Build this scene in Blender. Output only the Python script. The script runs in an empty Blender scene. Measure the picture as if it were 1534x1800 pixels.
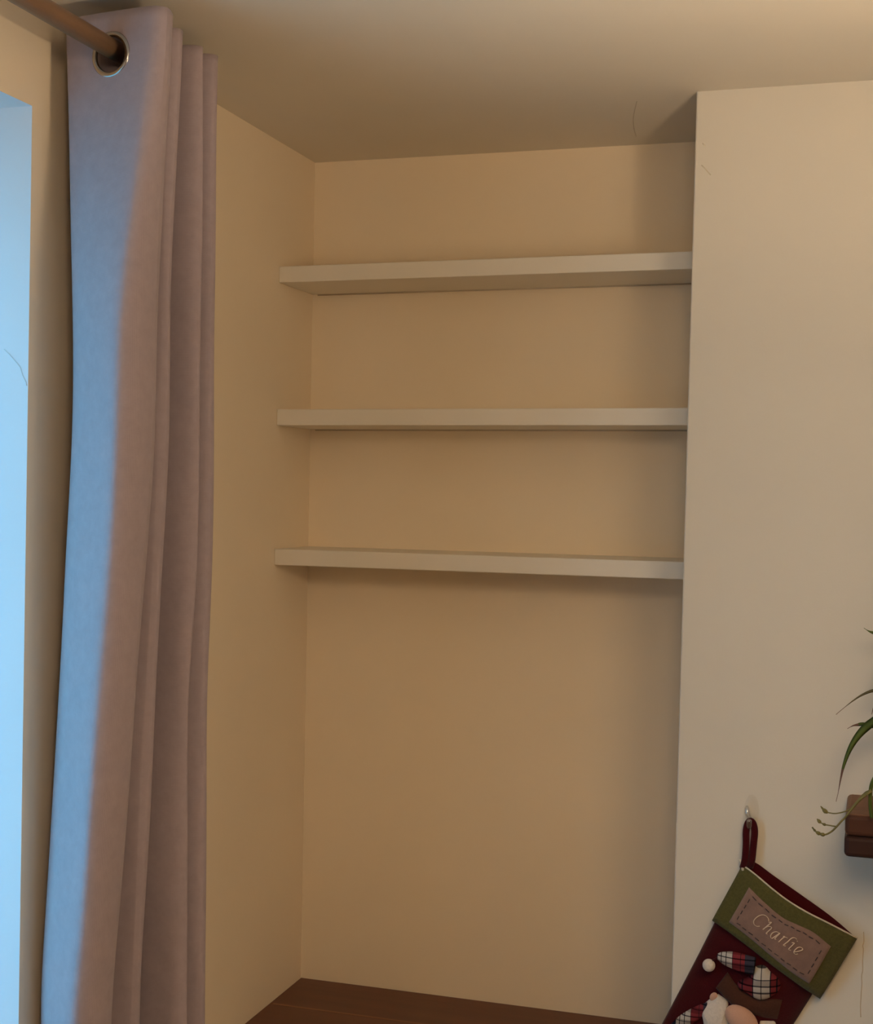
import bpy, bmesh, math, random
from mathutils import Vector, Matrix
random.seed(7)
S = bpy.context.scene
COL = S.collection

# ------------------------------------------------------------------ camera
CAM_LOC = (1.1123, -2.6878, 1.7348); YAW = 0.303; PITCH = -0.0133; ROLL = -0.0187; F_PX = 2502.8
cam = bpy.data.cameras.new('camera'); cam.sensor_width = 36; cam.sensor_fit = 'AUTO'
cam.lens = 36*F_PX/1800; cam.clip_start = .05
co = bpy.data.objects.new('camera', cam); COL.objects.link(co)
fwd = Vector((-math.sin(YAW)*math.cos(PITCH), math.cos(YAW)*math.cos(PITCH), math.sin(PITCH)))
rt = Vector((math.cos(YAW), math.sin(YAW), 0)); up = rt.cross(fwd)
r2 = rt*math.cos(ROLL) - up*math.sin(ROLL); u2 = rt*math.sin(ROLL) + up*math.cos(ROLL)
R = Matrix((r2, u2, -fwd)).transposed()
co.matrix_world = Matrix.Translation(CAM_LOC) @ R.to_4x4()
S.camera = co

# ------------------------------------------------------------------ daylight, exposure
SKY = (.145, .60, 1.0); SKY_STR = 4.8
w = bpy.data.worlds.new('overcast_sky'); S.world = w; w.use_nodes = True
bg = w.node_tree.nodes['Background']; bg.inputs[0].default_value = (*SKY, 1); bg.inputs[1].default_value = SKY_STR
S.view_settings.view_transform = 'Standard'; S.view_settings.look = 'None'
S.view_settings.gamma = 1; S.view_settings.use_curve_mapping = False
S.view_settings.exposure = 0.0
LAMP_COL = (1.0, .755, .495); LAMP_LOC = (1.265, -1.315); LAMP_Z = 1.93
FILL_LOC = (1.15, -2.50, 2.19, .15); FILL_COL = (1.0, .755, .505); FILL_STR = 22.5
BULB_W = 12.8; SHADE_STR = 10.5
S.cycles.use_denoising = True
S.cycles.max_bounces = 10; S.cycles.diffuse_bounces = 6; S.cycles.transparent_max_bounces = 12
S.cycles.sample_clamp_indirect = 6

# sky portal in the window opening (helps sampling the same sky, adds no light)
pl = bpy.data.lights.new('sky_portal', 'AREA'); pl.shape = 'RECTANGLE'; pl.size = 1.35; pl.size_y = 1.03
pl.cycles.is_portal = True
po = bpy.data.objects.new('sky_portal', pl); COL.objects.link(po)
po.location = (-.30, -1.52, 1.57); po.rotation_euler = (0, -math.pi/2, 0)

# ---- measured outlines of the things, in metres
CURT_Z = [2.376, 2.3, 2.2, 2.0, 1.8, 1.6, 1.4, 1.2, 1.0,.5,.03]
CURT_X = {'L': [0.0287,.0323,.0375,.0454,.0474,.0395,.0283,.0207,.0108,.003, -0.0039], 'A': [0.1874,.1845,.1789,.1722,.1689,.1587,.1458,.1316,.1191,.1074,.0964], 'B': [0.1629,.1605,.1566,.1511,.1492,.1429,.1346,.129,.1213,.1147,.1092], 'C': [0.156,.1571,.1585,.161,.162,.1597,.1501,.1509,.1557,.1603,.1636], 'D': [0.1583,.158,.1577,.1592,.1614,.1618,.1596,.1607,.1633,.1659,.1678]}
ST_O = (.9084, 1.1409)
CUFF_TOP = [(.0005,.0007,.0083), (.028, -0.0029,.0252), (.0567, -0.0029,.0342), (.0874, -0.0036,.0396), (.1218, -0.0073,.0408), (.1596, -0.0129,.0362), (.2046, -0.0162,.0219)]
CUFF_BOT = [(.0118,.1029,.0175), (.046,.0975,.0314), (.0781,.0959,.0384), (.1115,.0958,.041), (.147,.097,.0384), (.1815,.0988,.0306), (.2147,.1007,.0166)]
BACK_TOP = [(-0.0018, -0.002,.004), (.014, -0.0143,.004), (.0504, -0.0148,.004), (.1034, -0.0158,.004), (.1562, -0.016,.004), (.2007, -0.0122,.004)]
PATCH_TOP = [(.0277,.0189,.027), (.0614,.0213,.0373), (.0943,.0222,.0423), (.1193,.017,.0429), (.1456,.0127,.0406), (.1789,.0162,.0334)]
PATCH_BOT = [(.0338,.0845,.0294), (.0604,.0825,.0371), (.0923,.0829,.0421), (.1243,.0847,.0427), (.155,.0867,.0391), (.1866,.0874,.031)]
LEG_L = [(.0102,.0632,.006), (.0183,.1101,.006), (.0317,.2034,.006), (.0436,.3003,.006)]
LEG_R = [(.1925,.0461,.006), (.2034,.1099,.006), (.2072,.1636,.006), (.2142,.2174,.006)]
LETTERS = {'C': [[(.0807,.0399,.0446), (.0775,.0368,.0442), (.0724,.0357,.0433), (.0675,.038,.0424), (.0641,.0432,.0417), (.0623,.0494,.0414), (.0624,.0552,.0414), (.065,.0584,.0419), (.0681,.0591,.0425), (.0711,.0582,.0431), (.0739,.0555,.0436)]], 'h': [[(.0815,.0414,.0447), (.0848,.0386,.0451), (.083,.0468,.0449), (.0809,.0566,.0446)], [(.0817,.0523,.0448), (.0842,.0472,.0451), (.0877,.0449,.0455), (.0899,.0461,.0457), (.0889,.0521,.0456), (.088,.0581,.0455), (.0901,.0577,.0457)]], 'a': [[(.1047,.0446,.0467), (.0994,.0454,.0464), (.0959,.0497,.0462), (.0951,.0552,.0461), (.0969,.0586,.0463), (.0996,.0586,.0464), (.1012,.0542,.0465), (.104,.045,.0466)], [(.1046,.0439,.0467), (.1036,.0511,.0466), (.103,.0566,.0466), (.1056,.0562,.0467)]], 'r': [[(.111,.0454,.0468), (.1129,.0438,.0468), (.1118,.0499,.0468), (.1106,.0571,.0468)], [(.1115,.0508,.0468), (.1132,.0453,.0468), (.1159,.0434,.0468), (.1181,.0434,.0467)]], 'l': [[(.1302,.0362,.0461), (.1272,.0357,.0463), (.1241,.0376,.0465), (.1225,.0413,.0466), (.1212,.0487,.0466), (.1193,.0556,.0467), (.1203,.0567,.0467), (.1225,.0553,.0466)]], 'i': [[(.1271,.0455,.0463), (.1307,.0433,.0461), (.1299,.0497,.0461), (.1291,.0562,.0462), (.1303,.0574,.0461), (.1328,.0561,.0459)], [(.1315,.0382,.046), (.1334,.0377,.0459)]], 'e': [[(.1376,.056,.0454), (.1421,.0515,.0449), (.1461,.0456,.0444), (.1454,.0432,.0445), (.1422,.043,.0449), (.1389,.0459,.0453), (.1375,.0512,.0455), (.1379,.0558,.0454), (.1398,.0573,.0452), (.1425,.0567,.0449), (.1445,.0544,.0446)]]}
HAT_TAIL = [(.0495,.1411,.0383), (.0543,.1368,.0393), (.0623,.1323,.0408), (.0712,.1275,.0422), (.0825,.1227,.0433), (.0936,.1179,.0439), (.1034,.1131,.044)]
HAT_BULB = [(.1051,.115,.0359), (.11,.1081,.0358), (.1172,.1047,.0353), (.1282,.1072,.0342), (.1419,.1086,.0321), (.1538,.1161,.0295), (.1564,.1298,.0288), (.151,.1455,.0301), (.1417,.1562,.0321), (.1308,.1592,.0339), (.1187,.1595,.0352), (.1074,.1613,.0359), (.0993,.1581,.036), (.0981,.15,.036), (.1047,.1394,.036), (.1075,.1293,.0359), (.1066,.1209,.0359)]
BRIM_TOP = [(.0765,.1512,.0348), (.0894,.1559,.0358), (.1066,.1601,.0359), (.1246,.1588,.0346), (.1411,.1553,.0322), (.1533,.1438,.0296), (.1682,.1346,.0253)]
BRIM_BOT = [(.0759,.1845,.0347), (.0898,.1871,.0358), (.1038,.1892,.036), (.1214,.1914,.035), (.1394,.1848,.0325), (.1612,.179,.0275), (.1814,.1707,.0202)]
BEARD_L = [(.0845,.1909,.0355), (.1027,.1901,.036), (.1109,.2025,.0357), (.122,.212,.0349), (.1434,.2232,.0318), (.1768,.2659,.0221), (.1806,.317,.0206), (.1509,.3107,.0302), (.1183,.2825,.0353), (.0955,.2482,.036), (.08,.2324,.0351), (.0765,.2235,.0348), (.0788,.207,.035)]
BEARD_R = [(.159,.1827,.0281), (.1695,.1756,.0249), (.1796,.1709,.021), (.1898,.1824,.016), (.2091,.2171,.0117), (.2165,.264,.0117), (.2049,.3006,.0117), (.1701,.2571,.0247), (.1574,.2196,.0285), (.1643,.2015,.0265)]
NOSE = (.1348,.1976,.0433)
EAR = (.0808,.1978,.0372)
POM = (.0466,.1595,.0396)
POMCORD = [(.0467,.1507,.0396), (.0483,.1449,.04), (.0507,.1392,.0405)]
ARM = [(.0837,.2152,.0354), (.078,.2298,.0349), (.071,.2491,.0341), (.065,.2701,.0333), (.0615,.295,.0327)]
LOOP = [(-0.0008, -0.01,.012), (-0.0132, -0.0318,.012), (-0.0249, -0.0495,.012), (-0.03, -0.0619,.012), (-0.0289, -0.0684,.012), (-0.0223, -0.0666,.012), (-0.0137, -0.057,.012), (-0.0039, -0.039,.012), (.0078, -0.0167,.012)]
HOOK = [(.92, 1.2548), (.9211, 1.2039), (.9093, 1.228), (.9328, 1.2299), (.9191, 1.2149)]
LEAF1 = [(1.0901, -0.43, 1.5418), (1.0968, -0.43, 1.5378), (1.1035, -0.43, 1.5355), (1.115, -0.43, 1.5344)]
LEAF2 = [(1.0524, -0.44, 1.4091), (1.0631, -0.44, 1.4193), (1.0777, -0.44, 1.4324), (1.0907, -0.44, 1.4418), (1.1054, -0.44, 1.4487), (1.1234, -0.44, 1.4515)]
LEAF3 = [(1.0556, -0.45, 1.2785), (1.0586, -0.45, 1.2935), (1.0615, -0.45, 1.3127), (1.0652, -0.45, 1.332), (1.0721, -0.45, 1.3549), (1.0816, -0.45, 1.3746), (1.0936, -0.45, 1.3909), (1.1065, -0.45, 1.4029), (1.121, -0.45, 1.4116)]
LEAF4 = [(1.0695, -0.44, 1.3886), (1.0769, -0.44, 1.3934), (1.0843, -0.44, 1.3956), (1.095, -0.44, 1.3972), (1.1157, -0.44, 1.3926)]
STEM = [(1.1116, -0.505, 1.3311), (1.107, -0.505, 1.3198), (1.1053, -0.505, 1.308), (1.1052, -0.505, 1.2929), (1.1063, -0.505, 1.2804), (1.1081, -0.505, 1.2697)]
STALK1 = [(1.1065, -0.512, 1.3103), (1.0939, -0.512, 1.3026), (1.0845, -0.512, 1.2909), (1.0775, -0.512, 1.2819), (1.0687, -0.512, 1.277), (1.0567, -0.512, 1.2735), (1.0454, -0.512, 1.2742), (1.0404, -0.512, 1.2771), (1.0354, -0.512, 1.2826)]
STALK2 = [(1.1065, -0.515, 1.3109), (1.0916, -0.515, 1.298), (1.0799, -0.515, 1.2828), (1.0714, -0.515, 1.2703), (1.0651, -0.515, 1.263), (1.0588, -0.515, 1.2549), (1.0525, -0.515, 1.2477), (1.0445, -0.515, 1.2423), (1.0373, -0.515, 1.2417), (1.0299, -0.515, 1.2448), (1.024, -0.515, 1.251)]
STALK3 = [(1.0588, -0.515, 1.2549), (1.0499, -0.515, 1.2558), (1.041, -0.515, 1.2567), (1.0352, -0.515, 1.2596), (1.0319, -0.515, 1.2627)]
LEAFB = [(1.1064, -0.51, 1.3115), (1.1025, -0.51, 1.3087), (1.0993, -0.51, 1.3068), (1.0939, -0.51, 1.3013)]
SHELF_PTS = [(1.0716, -0.49, 1.2684), (1.0699, -0.49, 1.2377), (1.0689, -0.49, 1.2054), (1.1111, -0.49, 1.2026), (1.1103, -0.49, 1.2397)]
WALL_LINE = [(1.0992, 1.0502), (1.1, 1.0349), (1.0984, 1.0283), (1.0994, 1.0212), (1.0985, 1.0029), (1.0992,.9894), (1.0977,.9801), (1.0984,.9665), (1.0975,.9482), (1.097,.93), (1.0978,.9137)]
JAMBCRACK = [(-0.0387, 1.9205), (-0.0296, 1.9134), (-0.0177, 1.9016), (-0.0122, 1.8953), (-0.0085, 1.8845), (-0.0029, 1.8751), (-0.002, 1.8705)]
CEILMARK = [(.7041, -0.2965), (.6904, -0.2376), (.6788, -0.1828), (.6705, -0.1246), (.6645, -0.0631)]

# ------------------------------------------------------------------ helpers
def tag(o, label=None, cat=None, group=None, kind=None):
    if label: o['label'] = label
    if cat: o['category'] = cat
    if group: o['group'] = group
    if kind: o['kind'] = kind
    return o
def link(name, me, m=None, parent=None):
    o = bpy.data.objects.new(name, me); COL.objects.link(o)
    if m is not None:
        for k in (m if isinstance(m, (list, tuple)) else [m]): me.materials.append(k)
    if parent is not None: o.parent = parent
    return o
def empty(name, loc=(0, 0, 0), label=None, cat=None):
    o = bpy.data.objects.new(name, None); COL.objects.link(o); o.location = loc; o.empty_display_size = .05
    return tag(o, label, cat)
def mesh(name, verts, faces, m=None, parent=None, smooth=True):
    me = bpy.data.meshes.new(name); me.from_pydata([tuple(v) for v in verts], [], faces); me.update()
    bm = bmesh.new(); bm.from_mesh(me); bmesh.ops.recalc_face_normals(bm, faces=bm.faces); bm.to_mesh(me); bm.free()
    for p in me.polygons: p.use_smooth = smooth
    return link(name, me, m, parent)
def from_bm(name, bm, m=None, parent=None, smooth=False):
    me = bpy.data.meshes.new(name); bmesh.ops.recalc_face_normals(bm, faces=bm.faces); bm.to_mesh(me); bm.free()
    for p in me.polygons: p.use_smooth = smooth
    return link(name, me, m, parent)
def add_box(bm, lo, hi, bev=0, seg=2):
    r = bmesh.ops.create_cube(bm, size=1)
    vs = r['verts']
    for v in vs: v.co = Vector([(lo[i]+hi[i])/2 + v.co[i]*(hi[i]-lo[i]) for i in range(3)])
    if bev:
        es = list({e for v in vs for e in v.link_edges})
        bmesh.ops.bevel(bm, geom=es, offset=bev, segments=seg, profile=.5, affect='EDGES')
def box(name, lo, hi, m, parent=None, bev=0, seg=2):
    bm = bmesh.new(); add_box(bm, lo, hi, bev, seg); return from_bm(name, bm, m, parent, smooth=False)
def catmull(P, n):
    P = [Vector(p) for p in P]; out = []
    Q = [P[0]*2-P[1]] + P + [P[-1]*2-P[-2]]
    for i in range(1, len(Q)-2):
        a, b, c, d = Q[i-1], Q[i], Q[i+1], Q[i+2]
        for k in range(n):
            t = k/n
            out.append(.5*((2*b)+(c-a)*t+(2*a-5*b+4*c-d)*t*t+(3*b-a-3*c+d)*t**3))
    out.append(P[-1].copy()); return out
def tube_data(path, rad, seg=10, flat=1.0, normal=None, closed_ends=True):
    # sweeps an ellipse along path; rad is a number or a list; flat scales the radius along `normal`
    path = [Vector(p) for p in path]; n = len(path); V = []; Fc = []
    for i, p in enumerate(path):
        t = (path[min(i+1, n-1)]-path[max(i-1, 0)]).normalized()
        nn = Vector(normal) if normal is not None else (Vector((0, 0, 1)) if abs(t.z) < .9 else Vector((0, 1, 0)))
        nn = (nn - t*nn.dot(t)).normalized(); bb = t.cross(nn)
        r = rad[i] if isinstance(rad, (list, tuple)) else rad
        for k in range(seg):
            a = 2*math.pi*k/seg
            V.append(p + bb*(r*math.cos(a)) + nn*(r*flat*math.sin(a)))
    for i in range(n-1):
        for k in range(seg):
            Fc.append((i*seg+k, i*seg+(k+1) % seg, (i+1)*seg+(k+1) % seg, (i+1)*seg+k))
    if closed_ends:
        Fc.append(tuple(range(seg))); Fc.append(tuple((n-1)*seg+k for k in range(seg)))
    return V, Fc
def tube(name, path, rad, m, parent=None, seg=10, flat=1.0, normal=None):
    V, Fc = tube_data(path, rad, seg, flat, normal); return mesh(name, V, Fc, m, parent)
def lathe(name, prof, m, parent=None, seg=32, loc=(0, 0, 0), close=False):
    V, Fc = [], []
    n = len(prof)
    for r, z in prof:
        for k in range(seg):
            a = 2*math.pi*k/seg; V.append((loc[0]+r*math.cos(a), loc[1]+r*math.sin(a), loc[2]+z))
    for i in range(n if close else n-1):
        j = (i+1) % n
        for k in range(seg):
            Fc.append((i*seg+k, i*seg+(k+1) % seg, j*seg+(k+1) % seg, j*seg+k))
    if not close:
        if prof[0][0] > 1e-5: Fc.append(tuple(range(seg)))
        if prof[-1][0] > 1e-5: Fc.append(tuple((n-1)*seg+k for k in range(seg)))
    o = mesh(name, V, Fc, m, parent)
    bm = bmesh.new(); bm.from_mesh(o.data); bmesh.ops.remove_doubles(bm, verts=bm.verts, dist=1e-5); bm.to_mesh(o.data); bm.free()
    return o

# ------------------------------------------------------------------ materials
class NT:
    def __init__(s, name):
        s.m = bpy.data.materials.new(name); s.m.use_nodes = True; s.t = s.m.node_tree
        s.b = s.t.nodes['Principled BSDF']
    def n(s, kind, **kw):
        x = s.t.nodes.new(kind)
        for k, v in kw.items():
            if hasattr(x, k) and not k.startswith('_'): setattr(x, k, v)
        return x
    def l(s, a, b): s.t.links.new(a, b)
    def coord(s, scale=(1, 1, 1), out='Object'):
        c = s.n('ShaderNodeTexCoord'); mp = s.n('ShaderNodeMapping'); mp.inputs['Scale'].default_value = scale
        s.l(c.outputs[out], mp.inputs[0]); return mp.outputs[0]
    def noise(s, vec, scale, detail=4, rough=.5):
        x = s.n('ShaderNodeTexNoise'); x.inputs['Scale'].default_value = scale; x.inputs['Detail'].default_value = detail
        x.inputs['Roughness'].default_value = rough
        s.l(vec, x.inputs['Vector']); return x.outputs['Fac']
    def ramp(s, fac, stops, interp='LINEAR'):
        r = s.n('ShaderNodeValToRGB'); cr = r.color_ramp; cr.interpolation = interp
        while len(cr.elements) < len(stops): cr.elements.new(.5)
        for e, (p, c) in zip(cr.elements, stops): e.position = p; e.color = (*c, 1)
        s.l(fac, r.inputs[0]); return r.outputs[0]
    def bump(s, h, strength, dist=.002):
        b = s.n('ShaderNodeBump'); b.inputs['Strength'].default_value = strength; b.inputs['Distance'].default_value = dist
        s.l(h, b.inputs['Height']); s.l(b.outputs[0], s.b.inputs['Normal'])
    def rough(s, v, spec=.5): s.b.inputs['Roughness'].default_value = v; s.b.inputs['Specular IOR Level'].default_value = spec
    def col(s, v):
        if isinstance(v, (tuple, list)): s.b.inputs['Base Color'].default_value = (*v, 1)
        else: s.l(v, s.b.inputs['Base Color'])
def scale_c(c, f): return tuple(min(1, x*f) for x in c)
def paint(name, c, bump=.12, rough=.75, var=.03, spec=.25):
    t = NT(name); v = t.coord()
    t.col(t.ramp(t.noise(v, 2.2, 5), [(.3, scale_c(c, 1-var)), (.7, scale_c(c, 1+var))]))
    t.rough(rough, spec); t.bump(t.noise(v, 260, 3), bump, .001); return t.m
def cloth(name, c, scale=900, rough=.95, var=.06, bump=.3, sheen=.25):
    t = NT(name); v = t.coord()
    f = t.noise(v, 60, 6, .65)
    t.col(t.ramp(f, [(.3, scale_c(c, 1-var)), (.7, scale_c(c, 1+var))]))
    t.rough(rough, .1); t.b.inputs['Sheen Weight'].default_value = sheen
    w1 = t.n('ShaderNodeTexWave'); w1.bands_direction = 'X'; w1.inputs['Scale'].default_value = scale/6; w1.inputs['Distortion'].default_value = .6
    w2 = t.n('ShaderNodeTexWave'); w2.bands_direction = 'Z'; w2.inputs['Scale'].default_value = scale/6; w2.inputs['Distortion'].default_value = .6
    t.l(v, w1.inputs[0]); t.l(v, w2.inputs[0])
    ad = t.n('ShaderNodeMath', operation='ADD'); t.l(w1.outputs['Fac'], ad.inputs[0]); t.l(w2.outputs['Fac'], ad.inputs[1])
    t.bump(ad.outputs[0], bump, .0006); return t.m
def fuzzy(name, c, scale=420, var=.12, bump=.6, sheen=.3):
    t = NT(name); v = t.coord(); f = t.noise(v, scale, 4, .7)
    t.col(t.ramp(f, [(.3, scale_c(c, 1-var)), (.7, scale_c(c, 1+var))]))
    t.rough(1, .05); t.b.inputs['Sheen Weight'].default_value = sheen; t.bump(f, bump, .0015); return t.m
def wood(name, dark, light, axis=0, scale=9, rough=.45, spec=.4):
    t = NT(name); sc = [scale*2.2]*3; sc[axis] = scale*.22; v = t.coord(tuple(sc))
    f = t.noise(v, 1.0, 8, .62)
    t.col(t.ramp(f, [(.25, dark), (.55, tuple((a+b)/2 for a, b in zip(dark, light))), (.8, light)]))
    t.rough(rough, spec); t.bump(f, .12, .001); return t.m
def plain(name, c, rough=.5, metal=0, spec=.5):
    t = NT(name); v = t.coord(); t.col(t.ramp(t.noise(v, 35, 3), [(.3, scale_c(c, .95)), (.7, scale_c(c, 1.05))]))
    t.rough(rough, spec); t.b.inputs['Metallic'].default_value = metal; return t.m
def plaid(name, xb, zb, px, pz):
    t = NT(name); col = dict(r=(.17, .026, .032), p=(.42, .385, .345), d=(.014, .014, .022), n=(.035, .034, .05), i=(1, 1, 1), m=(.62, .60, .60), k=(.13, .13, .16))
    c = t.n('ShaderNodeTexCoord'); mp = t.n('ShaderNodeMapping'); mp.inputs['Rotation'].default_value = (0, math.radians(32.5), 0)
    t.l(c.outputs['Object'], mp.inputs[0]); sp = t.n('ShaderNodeSeparateXYZ'); t.l(mp.outputs[0], sp.inputs[0])
    outs = []
    for ax, bands, per in (('X', xb, px), ('Z', zb, pz)):
        d = t.n('ShaderNodeMath', operation='DIVIDE'); d.inputs[1].default_value = per; t.l(sp.outputs[ax], d.inputs[0])
        fl_ = t.n('ShaderNodeMath', operation='FRACT'); t.l(d.outputs[0], fl_.inputs[0])
        outs.append(t.ramp(fl_.outputs[0], [(p_, col[k_]) for p_, k_ in bands], 'CONSTANT'))
    mx = t.n('ShaderNodeMix'); mx.data_type = 'RGBA'; mx.blend_type = 'MULTIPLY'; mx.inputs[0].default_value = 1
    t.l(outs[0], mx.inputs[6]); t.l(outs[1], mx.inputs[7]); t.l(mx.outputs[2], t.b.inputs['Base Color'])
    t.rough(1, .05); t.bump(t.noise(mp.outputs[0], 900, 2), .3, .0006); return t.m

M_CREAM = paint('cream_wall_paint', (.83, .71, .535))
M_WHITE = paint('white_chimney_paint', (.63, .587, .508))
M_CEIL = paint('ceiling_paint', (.69, .64, .55), bump=.06)
M_REVEAL = paint('reveal_paint', (.70, .71, .735), bump=.05)
M_SHELF = paint('shelf_gloss_paint', (.74, .695, .605), bump=.03, rough=.45, spec=.4)
M_CURT = cloth('curtain_cloth', (.362, .296, .32), scale=1500, bump=.15, sheen=.1)
M_ROD = wood('rod_wood', (.20, .11, .055), (.36, .20, .10), axis=1, scale=20)
M_STEEL = plain('chrome_steel', (.45, .42, .40), .2, 1)
M_TOP = wood('worktop_wood', (.085, .028, .013), (.15, .052, .026), axis=0, scale=10, rough=.42)
M_JOINT = wood('worktop_edge', (.16, .065, .032), (.26, .115, .058), axis=0, scale=10)
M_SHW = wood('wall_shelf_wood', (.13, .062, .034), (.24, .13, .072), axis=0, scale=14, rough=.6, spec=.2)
M_SHM = wood('wall_shelf_shaded_front', (.050, .018, .010), (.085, .032, .018), axis=0, scale=14, rough=.6, spec=.2)  # shade of the front face put into the colour: darker copy of the board wood
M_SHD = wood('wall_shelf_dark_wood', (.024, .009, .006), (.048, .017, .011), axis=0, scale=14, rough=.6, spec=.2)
M_FELT = fuzzy('burgundy_felt', (.046, .003, .0052), sheen=.12)
M_CUFF = fuzzy('green_cuff_cloth', (.078, .070, .022), scale=260, var=.22, sheen=.15)
M_TRIM = fuzzy('cream_trim', (.55, .48, .36))
M_PATCH = cloth('taupe_patch_cloth', (.235, .142, .11), scale=2600, var=.12, bump=.5)
M_THREAD = plain('dark_thread', (.03, .02, .022), .9)
M_CREAMTH = plain('cream_thread', (.62, .47, .33), .7)
M_BRIM = fuzzy('brown_brim_felt', (.060, .024, .015), scale=300, sheen=.1)
M_BEARD = fuzzy('white_beard_plush', (.60, .53, .46), scale=240, var=.10, bump=.9)
M_SKIN = fuzzy('nose_cloth', (.52, .30, .21), scale=500, var=.05, bump=.3)
M_PLAID = plaid('red_plaid', [(0, 'r'), (.10, 'd'), (.13, 'r'), (.36, 'd'), (.385, 'p'), (.56, 'd'), (.58, 'p'), (.77, 'd'), (.80, 'r'), (.92, 'd'), (.95, 'r')],
                [(0, 'i'), (.16, 'k'), (.24, 'i'), (.46, 'k'), (.52, 'm'), (.72, 'k'), (.76, 'i')], .065, .040)
M_PLAID2 = plaid('red_plaid_tail', [(0, 'r'), (.06, 'd'), (.075, 'r'), (.17, 'n'), (.40, 'd'), (.50, 'p'), (.58, 'd'), (.60, 'p'), (.70, 'd'), (.72, 'p'), (.86, 'd'), (.875, 'r')],
                 [(0, 'i'), (.26, 'k'), (.34, 'i'), (.58, 'm'), (.84, 'k'), (.90, 'm')], .065, .021)
M_LEAF = None
t = NT('leaf_green'); v = t.coord((1, 1, 1)); t.col(t.ramp(t.noise(v, 40, 3), [(.3, (.042, .062, .010)), (.7, (.085, .112, .022))])); t.rough(.7, .2); M_LEAF = t.m
t = NT('leaf_dry'); v = t.coord((1, 1, 1)); t.col(t.ramp(t.noise(v, 60, 3), [(.3, (.075, .06, .022)), (.7, (.13, .10, .04))])); t.rough(.6, .3); M_DRY = t.m
t = NT('leaf_tip_brown'); v = t.coord((1, 1, 1)); t.col(t.ramp(t.noise(v, 60, 3), [(.3, (.10, .045, .035)), (.7, (.16, .08, .055))])); t.rough(.7, .2); M_TIP = t.m
t = NT('stalk_green'); v = t.coord((1, 1, 1)); t.col(t.ramp(t.noise(v, 80, 3), [(.3, (.10, .085, .022)), (.7, (.17, .14, .04))])); t.rough(.5, .3); M_STALK = t.m
def clear_plastic(nm_, gloss_, rg_):
    t = NT(nm_); nt = t.t; tr = t.n('ShaderNodeBsdfTransparent'); tr.inputs[0].default_value = (1, .995, .985, 1)
    gl = t.n('ShaderNodeBsdfGlossy'); gl.inputs['Roughness'].default_value = rg_
    mix = t.n('ShaderNodeMixShader'); mix.inputs[0].default_value = gloss_; t.l(tr.outputs[0], mix.inputs[1]); t.l(gl.outputs[0], mix.inputs[2])
    t.l(mix.outputs[0], nt.nodes['Material Output'].inputs['Surface']); return t.m
M_CLEAR = clear_plastic('clear_plastic', .045, .25); M_CLEAR2 = clear_plastic('clear_prong', .30, .14)
t = NT('window_glass'); nt = t.t; tr = t.n('ShaderNodeBsdfTransparent'); gl = t.n('ShaderNodeBsdfGlossy'); gl.inputs['Roughness'].default_value = .01
mix = t.n('ShaderNodeMixShader'); mix.inputs[0].default_value = .06; t.l(tr.outputs[0], mix.inputs[1]); t.l(gl.outputs[0], mix.inputs[2])
t.l(mix.outputs[0], nt.nodes['Material Output'].inputs['Surface']); M_GLASS = t.m
M_UPVC = paint('window_frame_white', (.82, .82, .80), bump=.02, rough=.4)
M_FLOOR = wood('floor_boards', (.34, .24, .15), (.50, .37, .25), axis=1, scale=5)
M_GROUND = paint('garden_ground', (.42, .42, .40))
M_LINEM = plain('thin_line_brown', (.52, .41, .28), .9)
M_CRACKB = plain('reveal_crack', (.56, .58, .58), .9)
M_POT = plain('terracotta', (.40, .17, .09), .8)
M_SOIL = fuzzy('soil', (.03, .02, .014))
t = NT('lit_lampshade'); t.col((.8, .7, .55)); t.rough(.9, .1)
t.b.inputs['Emission Color'].default_value = (*LAMP_COL, 1); t.b.inputs['Emission Strength'].default_value = SHADE_STR; M_SHADE = t.m

# ------------------------------------------------------------------ room shell
H = 2.40; W = .803; CD = .33; XR = 3.4; YB = -4.3
def struct(o): o['kind'] = 'structure'; return o
JY = -1.003; WY0 = -2.05; WZ0 = .88; WZ1 = 2.25; WT = .30
struct(box('floor', (-WT, YB-.1, -.1), (XR+.1, .1, 0), M_FLOOR))
cl_ = struct(box('ceiling', (-WT, YB-.1, H), (XR+.1, .1, H+.12), M_CEIL))
V, Fc = tube_data(catmull([Vector((x, y, H-.0002)) for x, y in CEILMARK], 4), .0008, 6, .25, (0, 0, 1)); mesh('scuff_mark', V, Fc, plain('ceiling_scuff', (.56, .50, .41), .9), cl_)
struct(box('wall_back', (-WT, 0, 0), (XR+.1, .1, H), M_CREAM))
struct(box('wall_right', (XR, YB, 0), (XR+.1, 0, H), M_WHITE))
struct(box('wall_front', (-WT, YB-.1, 0), (XR+.1, YB, H), M_WHITE))
# left wall with the window opening: one shell, reveals painted white
ys = [YB, WY0, JY, 0]; zs = [0, WZ0, WZ1, H]
bm = bmesh.new(); vin = {}; vout = {}
for i, y in enumerate(ys):
    for j, z in enumerate(zs):
        vin[i, j] = bm.verts.new((0, y, z)); vout[i, j] = bm.verts.new((-WT, y, z))
for i in range(3):
    for j in range(3):
        if (i, j) == (1, 1): continue
        bm.faces.new((vin[i, j], vin[i+1, j], vin[i+1, j+1], vin[i, j+1]))
        bm.faces.new((vout[i, j], vout[i, j+1], vout[i+1, j+1], vout[i+1, j]))
for a, b in (((1, 1), (2, 1)), ((2, 1), (2, 2)), ((2, 2), (1, 2)), ((1, 2), (1, 1))):
    f = bm.faces.new((vin[a], vin[b], vout[b], vout[a])); f.material_index = 1
wl = struct(from_bm('wall_left', bm, [M_CREAM, M_REVEAL]))
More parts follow.
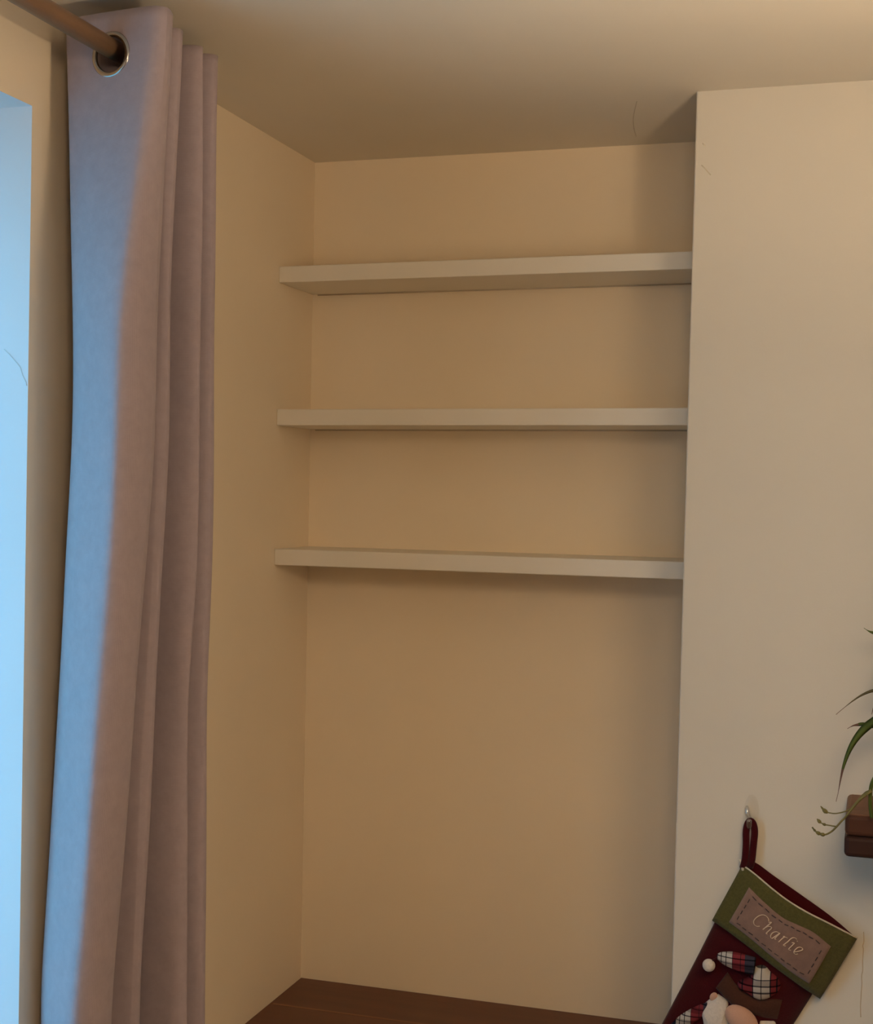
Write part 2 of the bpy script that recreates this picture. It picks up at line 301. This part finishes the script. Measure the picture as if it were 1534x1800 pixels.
V, Fc = tube_data([(x, JY-.0002, z) for x, z in JAMBCRACK], .0007, 6, .3, (0, 1, 0))
mesh('hairline_mark', V, Fc, M_CRACKB, wl)
# chimney breast, its corner a little out of plumb as in the photograph
bm = bmesh.new(); add_box(bm, (W, -CD, 0), (2.35, .02, H))
for v in bm.verts:
    if v.co.x < 1: v.co.x += .0071*(v.co.z-1.72)
es = [e for e in bm.edges if abs(e.verts[0].co.z-e.verts[1].co.z) > 1 and e.verts[0].co.y < -.2]
bmesh.ops.bevel(bm, geom=es, offset=.003, segments=3, profile=.5, affect='EDGES')
ch = struct(from_bm('wall_chimney', bm, M_WHITE))
V, Fc = tube_data(catmull([(x, -CD-.0002, z) for x, z in WALL_LINE], 3), .0007, 6, .3, (0, 1, 0))
mesh('hairline_mark', V, Fc, M_LINEM, ch)  # thin brownish line running down the chimney face
for pts in ([(.8195, 2.3155), (.8235, 2.3105)], [(.8185, 2.2795), (.8245, 2.2735), (.8335, 2.2625)]):
    V, Fc = tube_data([(x, -CD-.0001, z) for x, z in pts], .0009, 6, .25, (0, 1, 0)); mesh('scuff_mark', V, Fc, plain('scuff', (.64, .57, .45), .9), ch)
struct(box('baseboard_right', (XR-.015, YB, 0), (XR, 0, .10), M_UPVC))
struct(box('garden_ground', (-14, -12, -.5), (-WT-.02, 9, -.3), M_GROUND))
# window: frame and glass at the outer side of the deep reveal
win = struct(empty('window_1'))
fb = bmesh.new(); x0, x1 = -.285, -.225
fw = .055
add_box(fb, (x0, WY0, WZ0), (x1, WY0+fw, WZ1), .004); add_box(fb, (x0, JY-fw, WZ0), (x1, JY, WZ1), .004)
add_box(fb, (x0, WY0+fw, WZ0), (x1, JY-fw, WZ0+fw), .004); add_box(fb, (x0, WY0+fw, WZ1-fw), (x1, JY-fw, WZ1), .004)
ym = (WY0+JY)/2; add_box(fb, (x0, ym-.03, WZ0+fw), (x1, ym+.03, WZ1-fw), .004)
from_bm('window_frame', fb, M_UPVC, win)
for a, b in ((WY0+fw, ym-.03), (ym+.03, JY-fw)):
    mesh('pane', [(-.255, a, WZ0+fw), (-.255, b, WZ0+fw), (-.255, b, WZ1-fw), (-.255, a, WZ1-fw)], [(0, 1, 2, 3)], M_GLASS, win, False)

# ------------------------------------------------------------------ floating shelves
def shelf(z, dz, label):
    x1 = W + .0071*(z-1.72) + .0005
    e = empty('floating_shelf', (0, 0, z), label, 'shelf'); e['group'] = 'alcove shelves'
    bm = bmesh.new(); add_box(bm, (0, -.169, 0), (x1, 0, .031), .0016, 2)
    for v in bm.verts: v.co.z += dz*(v.co.x/.78)
    from_bm('board', bm, M_SHELF, e)
    V, Fc = tube_data([(.012, -.0015, -.0008), (x1-.005, -.0015, -.0008+dz)], .0016, 8)
    mesh('sealant_bead', V, Fc, plain('sealant', (.55, .47, .36), .8), e)
shelf(2.1325, .0035, 'white floating alcove shelf nearest the ceiling, topmost of three')
shelf(1.859, .0028, 'white floating alcove shelf at eye level, middle of three')
shelf(1.5908, 0, 'white floating alcove shelf with a dark shadow below, lowest of three')

# ------------------------------------------------------------------ worktop in the alcove
wk = empty('worktop', (0, 0, .74), 'dark brown wooden worktop filling the foot of the alcove', 'worktop')
xk = W + .0071*(.74-1.72)
for a, b in ((-.1565, -.0005), (-.3255, -.1575)):
    bm = bmesh.new(); add_box(bm, (.0008, a, -.035), (xk-.0008, b, 0), .0014, 2)
    o = from_bm('plank', bm, [M_TOP, M_JOINT], wk)
    for p in o.data.polygons:
        c = p.center
        if c.y > -.16 and c.y < -.1545 and c.x > .03 and c.z > -.003: p.material_index = 1
box('glue_line', (.008, -.1600, -.004), (xk-.01, -.1540, .0003), M_JOINT, wk)
for a, b in ((.001, .03), (xk-.03, xk-.001)):
    box('batten', (a, -.30, -.075), (b, -.01, -.035), M_TOP, wk, .002)

# ------------------------------------------------------------------ curtain rod
RX, RZ, RR = .1035, 2.3285, .0135
rod = empty('curtain_rod', (RX, -1.7, RZ), 'wooden curtain rod passing through the top of the curtain', 'curtain rod')
tube('pole', [(0, .90, 0), (0, -.9, 0)], RR, M_ROD, rod, 24)
for sgn, y in ((-1, -.9),):
    pr = [(.0135, 0), (.018, .003), (.018, .010), (.012, .014), (.017, .024), (.023, .036), (.021, .050), (.012, .060), (.0001, .063)]
    V, Fc = [], []
    for r, d in pr:
        for k in range(20):
            a = 2*math.pi*k/20; V.append((r*math.cos(a), y+sgn*d, r*math.sin(a)))
    for i in range(len(pr)-1):
        for k in range(20): Fc.append((i*20+k, i*20+(k+1) % 20, (i+1)*20+(k+1) % 20, (i+1)*20+k))
    mesh('finial', V, Fc, M_ROD, rod)
for y in (.02, -.84):
    bm = bmesh.new(); add_box(bm, (-RX, y-.012, -.028), (-.012, y+.012, -.014), .002)
    add_box(bm, (-RX, y-.02, -.05), (-RX+.008, y+.02, .03), .002); add_box(bm, (-.018, y-.012, -.020), (.018, y+.012, -.0125), .002)
    from_bm('bracket', bm, M_ROD, rod)

# ------------------------------------------------------------------ curtain
YL, YA, YBk, YC, YD = -.968, -.970, -.890, -.815, -.770
def smooth_tab(z, key):
    zz = CURT_Z[::-1]; xx = CURT_X[key][::-1]
    if z <= zz[0]: return xx[0]
    for i in range(len(zz)-1):
        if z <= zz[i+1]:
            x0 = xx[max(i-1, 0)]; x1 = xx[i]; x2 = xx[i+1]; x3 = xx[min(i+2, len(xx)-1)]
            t = (z-zz[i])/(zz[i+1]-zz[i])
            m1 = (x2-x0)/(zz[i+1]-zz[max(i-1, 0)])*(zz[i+1]-zz[i]); m2 = (x3-x1)/(zz[min(i+2, len(xx)-1)]-zz[i])*(zz[i+1]-zz[i])
            return x1*(2*t**3-3*t*t+1)+m1*(t**3-2*t*t+t)+x2*(-2*t**3+3*t*t)+m2*(t**3-t*t)
    return xx[-1]
def profile(z):
    g = lambda k: smooth_tab(z, k)
    L, A, B, Cc, D = max(g('L'), .012), g('A'), g('B'), g('C'), g('D')
    q = max(0, min(1, (2.376-z)/1.3))                       # fullness grows downwards
    wd = A-L; e_ = max(0, min(1, (2.376-z)/.45)); bf = .35+.75*(3*e_*e_-2*e_**3)
    P = [(L+.022, YL+.030), (L+.004, YL+.014), (L+.001, YL),
         (L+(.24-.02*q)*wd, YL-.021*bf), (L+(.56-.03*q)*wd, YL-.041*bf), (L+(.84-.06*q)*wd, YL-.054*bf),
         (L+(.945-.05*q)*wd, YL-.048*bf), (L+(.995-.02*q)*wd, YL-.028*bf), (A, YA-.004), (A-.003, YA+.010), (A-.022, YA+.030),
         ((A+B)/2-.125, (YA+YBk)/2+.008), (B-.022, YBk-.014), (B-.004, YBk-.008), (B, YBk+.001), (B-.010, YBk+.012),
         (B-.075, YBk+.022), (L+.025, YBk+.034), (B-.090, YC-.012), (Cc-.052, YC-.012), (Cc-.016, YC-.010), (Cc-.001, YC-.002), (Cc-.005, YC+.007),
         (Cc-.050, YC+.012), (L+.04, YC+.022), (D-.045, YD-.018), (D-.008, YD-.010), (D, YD), (D-.008, YD+.010), (D-.060, YD+.018), (L+.035, YD+.028), (L+.02, YD+.034)]
    return catmull([Vector((x, y, z)) for x, y in P], 5)
levels = [2.376-.012*i for i in range(10)]+[2.256-.03*i for i in range(1, 75)]
levels = [z for z in levels if z > .03]+[.02]
V = []; Fc = []
for z in levels:
    pr = profile(z); npf = len(pr)
    for i, p in enumerate(pr):
        f = i/npf
        d = .0018*math.sin(z*9.0+f*23)*math.sin(z*4.1+f*11+1.3)*min(1, (2.376-z)*3)
        V.append((p.x+d*.6, p.y+d, p.z))
for j in range(len(levels)-1):
    for i in range(npf-1):
        Fc.append((j*npf+i, j*npf+i+1, (j+1)*npf+i+1, (j+1)*npf+i))
me = bpy.data.meshes.new('cloth_panel'); me.from_pydata(V, [], Fc); me.update()
for p in me.polygons: p.use_smooth = True
tmp = bpy.data.objects.new('cloth_panel', me); COL.objects.link(tmp)
md = tmp.modifiers.new('s', 'SOLIDIFY'); md.thickness = .0014; md.offset = 0
cut = tube('cutter', [(RX+.004, -1.2, RZ-.011), (RX+.004, -.955, RZ-.011)], .025, None, None, 40)
cut2 = tube('cutter', [(RX, -.955, RZ), (RX, -.6, RZ)], .0165, None, None, 32)
for c_ in (cut, cut2):
    md = tmp.modifiers.new('b', 'BOOLEAN'); md.operation = 'DIFFERENCE'; md.object = c_; md.solver = 'EXACT'; md.use_self = False
dg = bpy.context.evaluated_depsgraph_get(); dg.update()
cm = bpy.data.meshes.new_from_object(tmp.evaluated_get(dg))
bpy.data.objects.remove(tmp); bpy.data.objects.remove(cut); bpy.data.objects.remove(cut2)
cur = empty('curtain', (RX, -.87, .02), 'grey eyelet curtain bunched in folds beside the window', 'curtain')
cl = link('cloth_panel', cm, None, cur); cm.materials.clear(); cm.materials.append(M_CURT)
cl.matrix_parent_inverse = Matrix.Translation((-RX, .87, -.02))
for p in cm.polygons: p.use_smooth = True
# eyelets where the cloth crosses the rod
pr = profile(RZ-.011)
cross = []
for i in range(len(pr)-1):
    a, b = pr[i], pr[i+1]
    if (a.x-RX-.004)*(b.x-RX-.004) <= 0 and abs(b.x-a.x) > 1e-6:
        t_ = (RX+.004-a.x)/(b.x-a.x); y = a.y+(b.y-a.y)*t_
        tg = (pr[min(i+3, len(pr)-1)]-pr[max(i-2, 0)]).normalized(); cross.append((y, tg))
def ring(name, R_, r_, center, n, m, parent, squash=.7):
    n = Vector(n).normalized(); a = n.orthogonal().normalized(); b = n.cross(a); V = []; Fc = []; N1, N2 = 40, 12
    for i in range(N1):
        t1 = 2*math.pi*i/N1; d = a*math.cos(t1)+b*math.sin(t1)
        for k in range(N2):
            t2 = 2*math.pi*k/N2; V.append(Vector(center)+d*(R_+r_*math.cos(t2))+n*(r_*squash*math.sin(t2)))
    for i in range(N1):
        for k in range(N2): Fc.append((i*N2+k, i*N2+(k+1) % N2, ((i+1) % N1)*N2+(k+1) % N2, ((i+1) % N1)*N2+k))
    return mesh(name, V, Fc, m, parent)
for y, tg in [c for c in cross if c[0] < -.96]:
    o = ring('eyelet', .0275, .0040, (RX+.004, y, RZ-.011), (tg.y, -tg.x, 0), M_STEEL, cur)
    o.matrix_parent_inverse = Matrix.Translation((-RX, .87, -.02))

# ------------------------------------------------------------------ christmas stocking (local: x along the cuff, -z down the leg, -y off the wall)
TH = math.radians(32.5)
st = empty('christmas_stocking', (ST_O[0], -CD, ST_O[1]), 'burgundy christmas stocking with green cuff hanging crooked on the white chimney wall', 'stocking')
st.rotation_euler = (0, TH, 0)
def lp(a, b, h): return Vector((a, -h, -b))
def hleg(a):
    t_ = min(.98, max(.02, a/.20)); return .004+.030*math.sin(math.pi*t_)**.6
# leg and foot: lens-shaped sections (left a, left b) - (right a, right b), bulge
secs = [(.006, .030, .196, .030, .030), (.010, .065, .198, .065, .031), (.0185, .112, .2035, .110, .032), (.0255, .160, .207, .163, .032),
        (.0315, .205, .2135, .216, .032), (.038, .255, .221, .268, .032), (.044, .303, .235, .315, .032), (.046, .345, .262, .352, .032),
        (.052, .385, .300, .378, .031), (.075, .425, .335, .395, .030), (.120, .452, .365, .410, .028), (.180, .466, .385, .425, .025),
        (.250, .470, .398, .438, .020), (.310, .468, .402, .450, .012)]
V = []; Fc = []; NS = 28
for (a0, b0, a1, b1, hh) in secs:
    for k in range(NS):
        f = k/(NS//2)
        if f <= 1:      # front, left to right
            x = (1-math.cos(math.pi*f))/2; h = .004+hh*max(0, math.sin(math.pi*x))**.6
        else:
            x = (1+math.cos(math.pi*(f-1)))/2; h = .002+.001*math.sin(math.pi*x)
        V.append(lp(a0+(a1-a0)*x, b0+(b1-b0)*x, h))
for i in range(len(secs)-1):
    for k in range(NS): Fc.append((i*NS+k, i*NS+(k+1) % NS, (i+1)*NS+(k+1) % NS, (i+1)*NS+k))
Fc.append(tuple(range(NS))); Fc.append(tuple((len(secs)-1)*NS+k for k in range(NS)))
leg = mesh('leg', V, Fc, M_FELT, st)
def tabfn(T):
    P = [Vector(p) for p in T]; n = len(P)-1
    cm_ = catmull(P, 8)
    def f(s):
        x = max(0, min(1, s))*(len(cm_)-1); i = min(int(x), len(cm_)-2); return cm_[i].lerp(cm_[i+1], x-i)
    return f
# cuff front: bulging sheet between its top and bottom edges, closed with a backing
ct, cb = tabfn(CUFF_TOP), tabfn(CUFF_BOT)
def sheet(top, bot, n1, n2, thick, name, m, bulge=0.0, wob=0.0):
    V = []; Fc = []
    for lay in (0, 1):
        for j in range(n2+1):
            for i in range(n1+1):
                s, t_ = i/n1, j/n2; p = top(s).lerp(bot(s), t_)
                h = p.z + bulge*math.sin(math.pi*t_) + wob*math.sin(s*17+t_*5)*math.sin(t_*6+s*4)
                V.append(lp(p.x, p.y, h if lay == 0 else max(h-thick, .0015)))
    K = (n1+1)*(n2+1); id_ = lambda l_, i, j: l_*K+j*(n1+1)+i
    for j in range(n2):
        for i in range(n1):
            Fc.append((id_(0, i, j), id_(0, i+1, j), id_(0, i+1, j+1), id_(0, i, j+1)))
            Fc.append((id_(1, i, j), id_(1, i, j+1), id_(1, i+1, j+1), id_(1, i+1, j)))
    for i in range(n1):
        Fc.append((id_(0, i, 0), id_(1, i, 0), id_(1, i+1, 0), id_(0, i+1, 0))); Fc.append((id_(0, i, n2), id_(0, i+1, n2), id_(1, i+1, n2), id_(1, i, n2)))
    for j in range(n2):
        Fc.append((id_(0, 0, j), id_(0, 0, j+1), id_(1, 0, j+1), id_(1, 0, j))); Fc.append((id_(0, n1, j), id_(1, n1, j), id_(1, n1, j+1), id_(0, n1, j+1)))
    return mesh(name, V, Fc, m, st)
sheet(ct, cb, 30, 10, .004, 'cuff', M_CUFF, .002, .0008)
tube('cuff_trim', [lp(*(ct(i/30)+Vector((0, -.0008, -.001)))) for i in range(31)], .0014, M_TRIM, st, 8)
bt = tabfn(BACK_TOP)
def bb_(s): p = bt(s); return Vector((.024+s*.176, .088, .004))
sheet(bt, bb_, 24, 4, .0018, 'back_panel', M_FELT)
V, Fc = tube_data([lp(-.0065, -.006, .007), lp(.0015, .001, .009), lp(.006, .006, .013)], [.0028, .0030, .002], 8, .5, (0, 1, 0)); mesh('corner_tab', V, Fc, M_TRIM, st)
# name patch with running stitch and the embroidered name
pt_, pb_ = tabfn(PATCH_TOP), tabfn(PATCH_BOT)
patch = sheet(pt_, pb_, 28, 10, .0022, 'name_patch', M_PATCH, .002, .0006)
def onp(s, t_, e=.0006): p = pt_(s).lerp(pb_(s), t_); return lp(p.x, p.y, p.z+.002*math.sin(math.pi*t_)+e)
def stitch(s0, t0, s1, t1): tube('stitch', [onp(s0+(s1-s0)*k/3, t0+(t1-t0)*k/3) for k in range(4)], .0007, M_THREAD, patch, 6)
for k in range(11):
    s = .07+k*.078
    stitch(s, .10+.02*(k % 2), s+.048, .11); stitch(s+.01, .89, s+.058, .875+.015*(k % 2))
for k in range(4):
    u = .20+k*.17; stitch(.06, u, .062, u+.10); stitch(.94, u, .937, u+.10)
for ch_, strokes in LETTERS.items():
    V, Fc = [], []
    for pts in strokes:
        path = catmull([lp(*p) for p in pts], 5) if len(pts) > 2 else [lp(*p) for p in pts]
        n = len(path); rr = []
        for i in range(n):
            d = path[min(i+1, n-1)]-path[max(i-1, 0)]; sl = abs(d.z)/(d.length+1e-9)
            rr.append(.00036+.00046*sl)
        v2, f2 = tube_data(path, rr, 6, .7, (0, 1, 0)); o_ = len(V); V += v2; Fc += [tuple(q+o_ for q in f) for f in f2]
    mesh('letter', V, Fc, M_CREAMTH, patch)
# hanging loop
lpts = [(.004, .004, .008)] + LOOP[0:0] + LOOP + [(.012, -.004, .006)]
tube('hanging_loop', catmull([lp(a, b, h) for a, b, h in lpts], 5), .0056, M_FELT, st, 12, .55, (0, 1, 0))
# gnome appliqué
def puff(name, pts, T, m, parent, smooth_n=4, h0=None, tex=0.0):
    P = catmull([Vector(p) for p in pts+[pts[0]]], smooth_n)[:-1]; n = len(P); c = sum(P, Vector())/n
    V = []; Fc = []; rs = (1, 1.0, .94, .84, .68, .46, .22)
    for q, r in enumerate(rs):
        for i, p in enumerate(P):
            d = c+(p-c)*r; base = hleg(d.x)
            h = base-.004 if q == 0 else base+T*math.sqrt(max(0, 1-r*r))+.0006
            V.append(lp(d.x, d.y, h+tex*math.sin(i*1.9+q*2.3)))
    for q in range(len(rs)-1):
        for i in range(n): Fc.append((q*n+i, q*n+(i+1) % n, (q+1)*n+(i+1) % n, (q+1)*n+i))
    ci = len(V); V.append(lp(c.x, c.y, hleg(c.x)+T)); q = len(rs)-1
    for i in range(n): Fc.append((q*n+i, q*n+(i+1) % n, ci))
    Fc.append(tuple(range(n))); return mesh(name, V, Fc, m, parent)
gn = puff('gnome_beard', BEARD_L, .016, M_BEARD, st)
puff('beard_tuft', BEARD_R, .014, M_BEARD, gn)
puff('gnome_hat', HAT_BULB, .020, M_PLAID, st)
tube('hat_tail', catmull([lp(*p) for p in HAT_TAIL], 5), [.0028+.0120*math.sin(math.pi*min(1, (k/30)**.8*.62)) for k in range(31)], M_PLAID2, st, 16, .65, (0, 1, 0))
tp, bp_ = tabfn(BRIM_TOP), tabfn(BRIM_BOT)
V = []; Fc = []; N1 = 26; N2 = 10
for i in range(N1+1):
    s = i/N1
    for k in range(N2):
        a = 2*math.pi*k/N2; t_ = .5-.5*math.cos(a); p = tp(s).lerp(bp_(s), t_)
        V.append(lp(p.x, p.y, hleg(p.x)+.003+.0075*math.sin(a)*(1-.5*abs(2*s-1)**4)))
for i in range(N1):
    for k in range(N2): Fc.append((i*N2+k, i*N2+(k+1) % N2, (i+1)*N2+(k+1) % N2, (i+1)*N2+k))
Fc.append(tuple(range(N2))); Fc.append(tuple(N1*N2+k for k in range(N2)))
mesh('hat_brim', V, Fc, M_BRIM, st)
def ball(name, c, r, m, parent, sq=(1, 1, 1), seg=24):
    bm = bmesh.new(); bmesh.ops.create_uvsphere(bm, u_segments=seg, v_segments=seg//2, radius=r)
    for v in bm.verts: v.co = Vector((v.co.x*sq[0], v.co.y*sq[1], v.co.z*sq[2]))+lp(*c)
    return from_bm(name, bm, m, parent, True)
ball('gnome_nose', NOSE, .0185, M_SKIN, st, (1.55, .75, 1.05))
ball('gnome_ear', EAR, .0055, M_SKIN, st, (1, .6, 1.4))
pm = ball('pompom', POM, .0102, M_BEARD, st, (1, .85, 1))
tube('pompom_cord', [lp(*p) for p in POMCORD], .0013, M_FELT, pm, 8)
tube('gnome_arm', catmull([lp(*p) for p in ARM], 5), [.004+.007*math.sin(math.pi*(.12+.6*k/20)) for k in range(21)], M_PLAID2, st, 14, .7, (0, 1, 0))

# clear adhesive hook
(xc, zt), (_, zb), (xl, _), (xr, _), (hx, hz) = HOOK
hk = empty('adhesive_hook', ((xl+xr)/2, -CD, (zt+zb)/2), 'clear plastic adhesive hook carrying the stocking loop', 'hook')
V = []; Fc = []; N = 32; hw = (xr-xl)/2; hh_ = (zt-zb)/2
for r, y in ((1, -.0003), (1, -.0012), (.93, -.0022), (.6, -.0027), (0.02, -.0028)):
    for k in range(N):
        a = 2*math.pi*k/N; V.append((hw*r*math.cos(a), y, hh_*r*math.sin(a)))
for i in range(4):
    for k in range(N): Fc.append((i*N+k, i*N+(k+1) % N, (i+1)*N+(k+1) % N, (i+1)*N+k))
Fc.append(tuple(range(N))); Fc.append(tuple(4*N+k for k in range(N)))
mesh('plate', V, Fc, M_CLEAR, hk)
hz0 = hz-(zt+zb)/2; hx0 = hx-(xl+xr)/2
tube('prong', catmull([(hx0-.0055, -.0045, hz0+.022), (hx0-.0045, -.0075, hz0+.012), (hx0-.001, -.008, hz0+.003), (hx0, -.010, hz0-.008), (hx0, -.016, hz0-.009), (hx0, -.019, hz0-.001), (hx0, -.019, hz0+.004)], 5), [.0015, .0028, .0036, .004, .0042]+[.0045]*23+[.004, .003, .0015], M_CLEAR2, hk, 12)

# ------------------------------------------------------------------ thick wooden wall shelf and spider plant
ws = empty('wall_shelf', (1.36, -CD, 1.20), 'thick brown wooden shelf on the chimney wall under the trailing plant', 'wall shelf')
def lbox(name, lo, hi, m, parent, o, bev): return box(name, [lo[i]-o[i] for i in range(3)], [hi[i]-o[i] for i in range(3)], m, parent, bev, 3)
so = (1.36, -CD, 1.20)
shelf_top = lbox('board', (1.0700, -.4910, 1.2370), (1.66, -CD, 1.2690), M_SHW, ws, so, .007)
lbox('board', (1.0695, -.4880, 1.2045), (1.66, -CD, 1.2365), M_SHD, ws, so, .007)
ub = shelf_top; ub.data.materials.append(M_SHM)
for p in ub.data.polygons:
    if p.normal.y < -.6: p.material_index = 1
pp = empty('spider_plant', (1.22, -.415, 1.269), 'green spider plant with brown leaf tips trailing over the thick wooden wall shelf', 'plant')
PO = Vector((1.22, -.415, 1.269))
pot = lathe('pot', [(.0001, .0), (.036, 0), (.052, .085), (.056, .085), (.056, .105), (.050, .105), (.047, .09), (.0001, .088)], M_POT, pp)
lathe('soil', [(.0001, .095), (.046, .095), (.046, .088), (.0001, .088)], M_SOIL, pot)
crown = Vector((1.215, -.415, 1.372))
def blade(name, pts, width, mats, tail=True, tipfrac=.0, apex=None, fold=.25):
    P = [Vector(p) for p in pts]
    if tail: P = P + ([Vector(apex)] if apex else []) + [crown]
    path = catmull(P, 6); n = len(path); V = []; Fc = []
    cum = [0]
    for i in range(1, n): cum.append(cum[-1]+(path[i]-path[i-1]).length)
    for i, p in enumerate(path):
        t_ = (path[min(i+1, n-1)]-path[max(i-1, 0)]).normalized(); f = cum[i]/cum[-1]
        side = t_.cross(Vector((-.28, -.95, .1))).normalized(); nr = side.cross(t_).normalized()
        wv = width(cum[i], f)
        V += [p-PO+side*wv, p-PO+nr*(wv*fold)+nr*.0003, p-PO-side*wv, p-PO+nr*(wv*fold)-nr*.0006]
    for i in range(n-1):
        for k in range(4): Fc.append((i*4+k, i*4+(k+1) % 4, (i+1)*4+(k+1) % 4, (i+1)*4+k))
    Fc.append((0, 1, 2, 3)); Fc.append(tuple((n-1)*4+k for k in range(4)))
    o = mesh(name, V, Fc, mats, pp)
    for pz in o.data.polygons:
        i = min(pz.vertices)//4
        if tipfrac and cum[min(i, n-1)] < tipfrac: pz.material_index = 1
    return o
wd = lambda mx, ln: (lambda d, f: max(.0004, mx*min(1, (d/ln))**1.35*(1-.45*max(0, f-.6)/.4)))
blade('leaf', LEAF1, wd(.0060, .03), [M_LEAF, M_TIP], apex=(1.17, -.425, 1.52))
blade('leaf', LEAF2, wd(.0030, .08), [M_DRY, M_TIP], tipfrac=.02, apex=(1.165, -.43, 1.437))
blade('leaf', LEAF3, wd(.0064, .125), [M_LEAF, M_TIP], tipfrac=.05, apex=(1.165, -.435, 1.424))
blade('leaf', LEAF4, wd(.0026, .02), [M_LEAF, M_TIP], tipfrac=.018, apex=(1.165, -.43, 1.385))
blade('leaf', LEAFB, lambda d, f: .0022, [M_STALK, M_TIP], tail=False)
rnd = random.Random(3)
for k in range(9):
    a = math.radians(-60+k*30); dx, dy = math.cos(a), math.sin(a)
    if dy > .3: continue
    ln = .10+rnd.random()*.06; hgt = .06+rnd.random()*.08
    blade('leaf', [crown+Vector((dx*ln*1.1, dy*ln*.7, hgt-.09)), crown+Vector((dx*ln*.9, dy*ln*.6, hgt-.01)), crown+Vector((dx*ln*.5, dy*ln*.35, hgt))], wd(.007, .07), [M_LEAF, M_TIP], tipfrac=.012)
sub = lambda P: [Vector(p)-PO for p in P]
tube('stem', sub(catmull([crown, Vector((1.150, -.47, 1.375)), Vector((1.122, -.50, 1.350))]+[Vector(p) for p in STEM], 4)), .0028, M_LEAF, pp, 8)
def stalk(pts, r0, buds):
    path = sub(catmull([Vector(p) for p in pts], 5)); n = len(path)
    o = tube('flower_stalk', path, [r0*(1-.35*i/n) for i in range(n)], M_STALK, pp, 8)
    for f, rb in buds:
        i = min(n-2, int(f*(n-1))); p = path[i]; d = (path[i+1]-path[i]).normalized()
        tube('bud', [p-d*rb*1.4, p-d*rb*.6, p+d*rb*.4, p+d*rb*1.6], [rb*.35, rb, rb*.85, rb*.15], M_STALK, o, 8)
stalk(STALK1, .0012, ((.86, .0034), (.80, .0026), (.96, .0016)))
stalk(STALK2, .0017, ((.86, .0030), (.79, .0030), (.95, .0019)))
stalk(STALK3, .0011, ((.52, .0022), (.86, .0028)))

# ------------------------------------------------------------------ floor lamp to the right of the picture: the warm light of the room
fl = empty('floor_lamp', (LAMP_LOC[0], LAMP_LOC[1], 0), 'floor lamp with open-topped fabric shade standing in the room', 'lamp')
lathe('base', [(.0001, 0), (.14, 0), (.14, .012), (.03, .03), (.0001, .03)], M_STEEL, fl)
tube('pole', [(0, 0, .03), (0, 0, LAMP_Z-.06)], .011, M_STEEL, fl, 16)
ST_, SB_ = LAMP_Z+.03, LAMP_Z-.17
lathe('shade', [(.110, ST_), (.140, SB_), (.137, SB_), (.107, ST_)], M_SHADE, fl, 48, close=True)
ball_bm = bmesh.new(); bmesh.ops.create_uvsphere(ball_bm, u_segments=16, v_segments=8, radius=.022)
t = NT('bulb_glass'); t.col((.9, .9, .9)); t.b.inputs['Emission Color'].default_value = (*LAMP_COL, 1); t.b.inputs['Emission Strength'].default_value = 2
for v in ball_bm.verts: v.co.z += LAMP_Z-.04
from_bm('bulb', ball_bm, t.m, fl, True)
bl = bpy.data.lights.new('bulb_light', 'POINT'); bl.energy = BULB_W; bl.color = LAMP_COL; bl.shadow_soft_size = .028
bo = bpy.data.objects.new('bulb_light', bl); COL.objects.link(bo); bo.location = (LAMP_LOC[0], LAMP_LOC[1], LAMP_Z)

# added fill light, never in view: an invented paper lantern above the camera
LX, LY, LZ, LR = FILL_LOC
pd = empty('fill_pendant', (LX, LY, LZ), 'added round paper fill lamp, unseen, hanging above the camera', 'lamp')
bm = bmesh.new(); bmesh.ops.create_uvsphere(bm, u_segments=32, v_segments=16, radius=LR)
for v in bm.verts:
    v.co.z *= .9
t = NT('fill_paper'); t.col((.8, .75, .65)); t.b.inputs['Emission Color'].default_value = (*FILL_COL, 1); t.b.inputs['Emission Strength'].default_value = FILL_STR
from_bm('paper_shade', bm, t.m, pd, True)
tube('flex', [(0, 0, LR*.9), (0, 0, H-LZ-.02)], .004, M_UPVC, pd, 8)
lathe('ceiling_rose', [(.0001, H-LZ-.03), (.045, H-LZ-.02), (.05, H-LZ), (.0001, H-LZ)], M_UPVC, pd, 24)
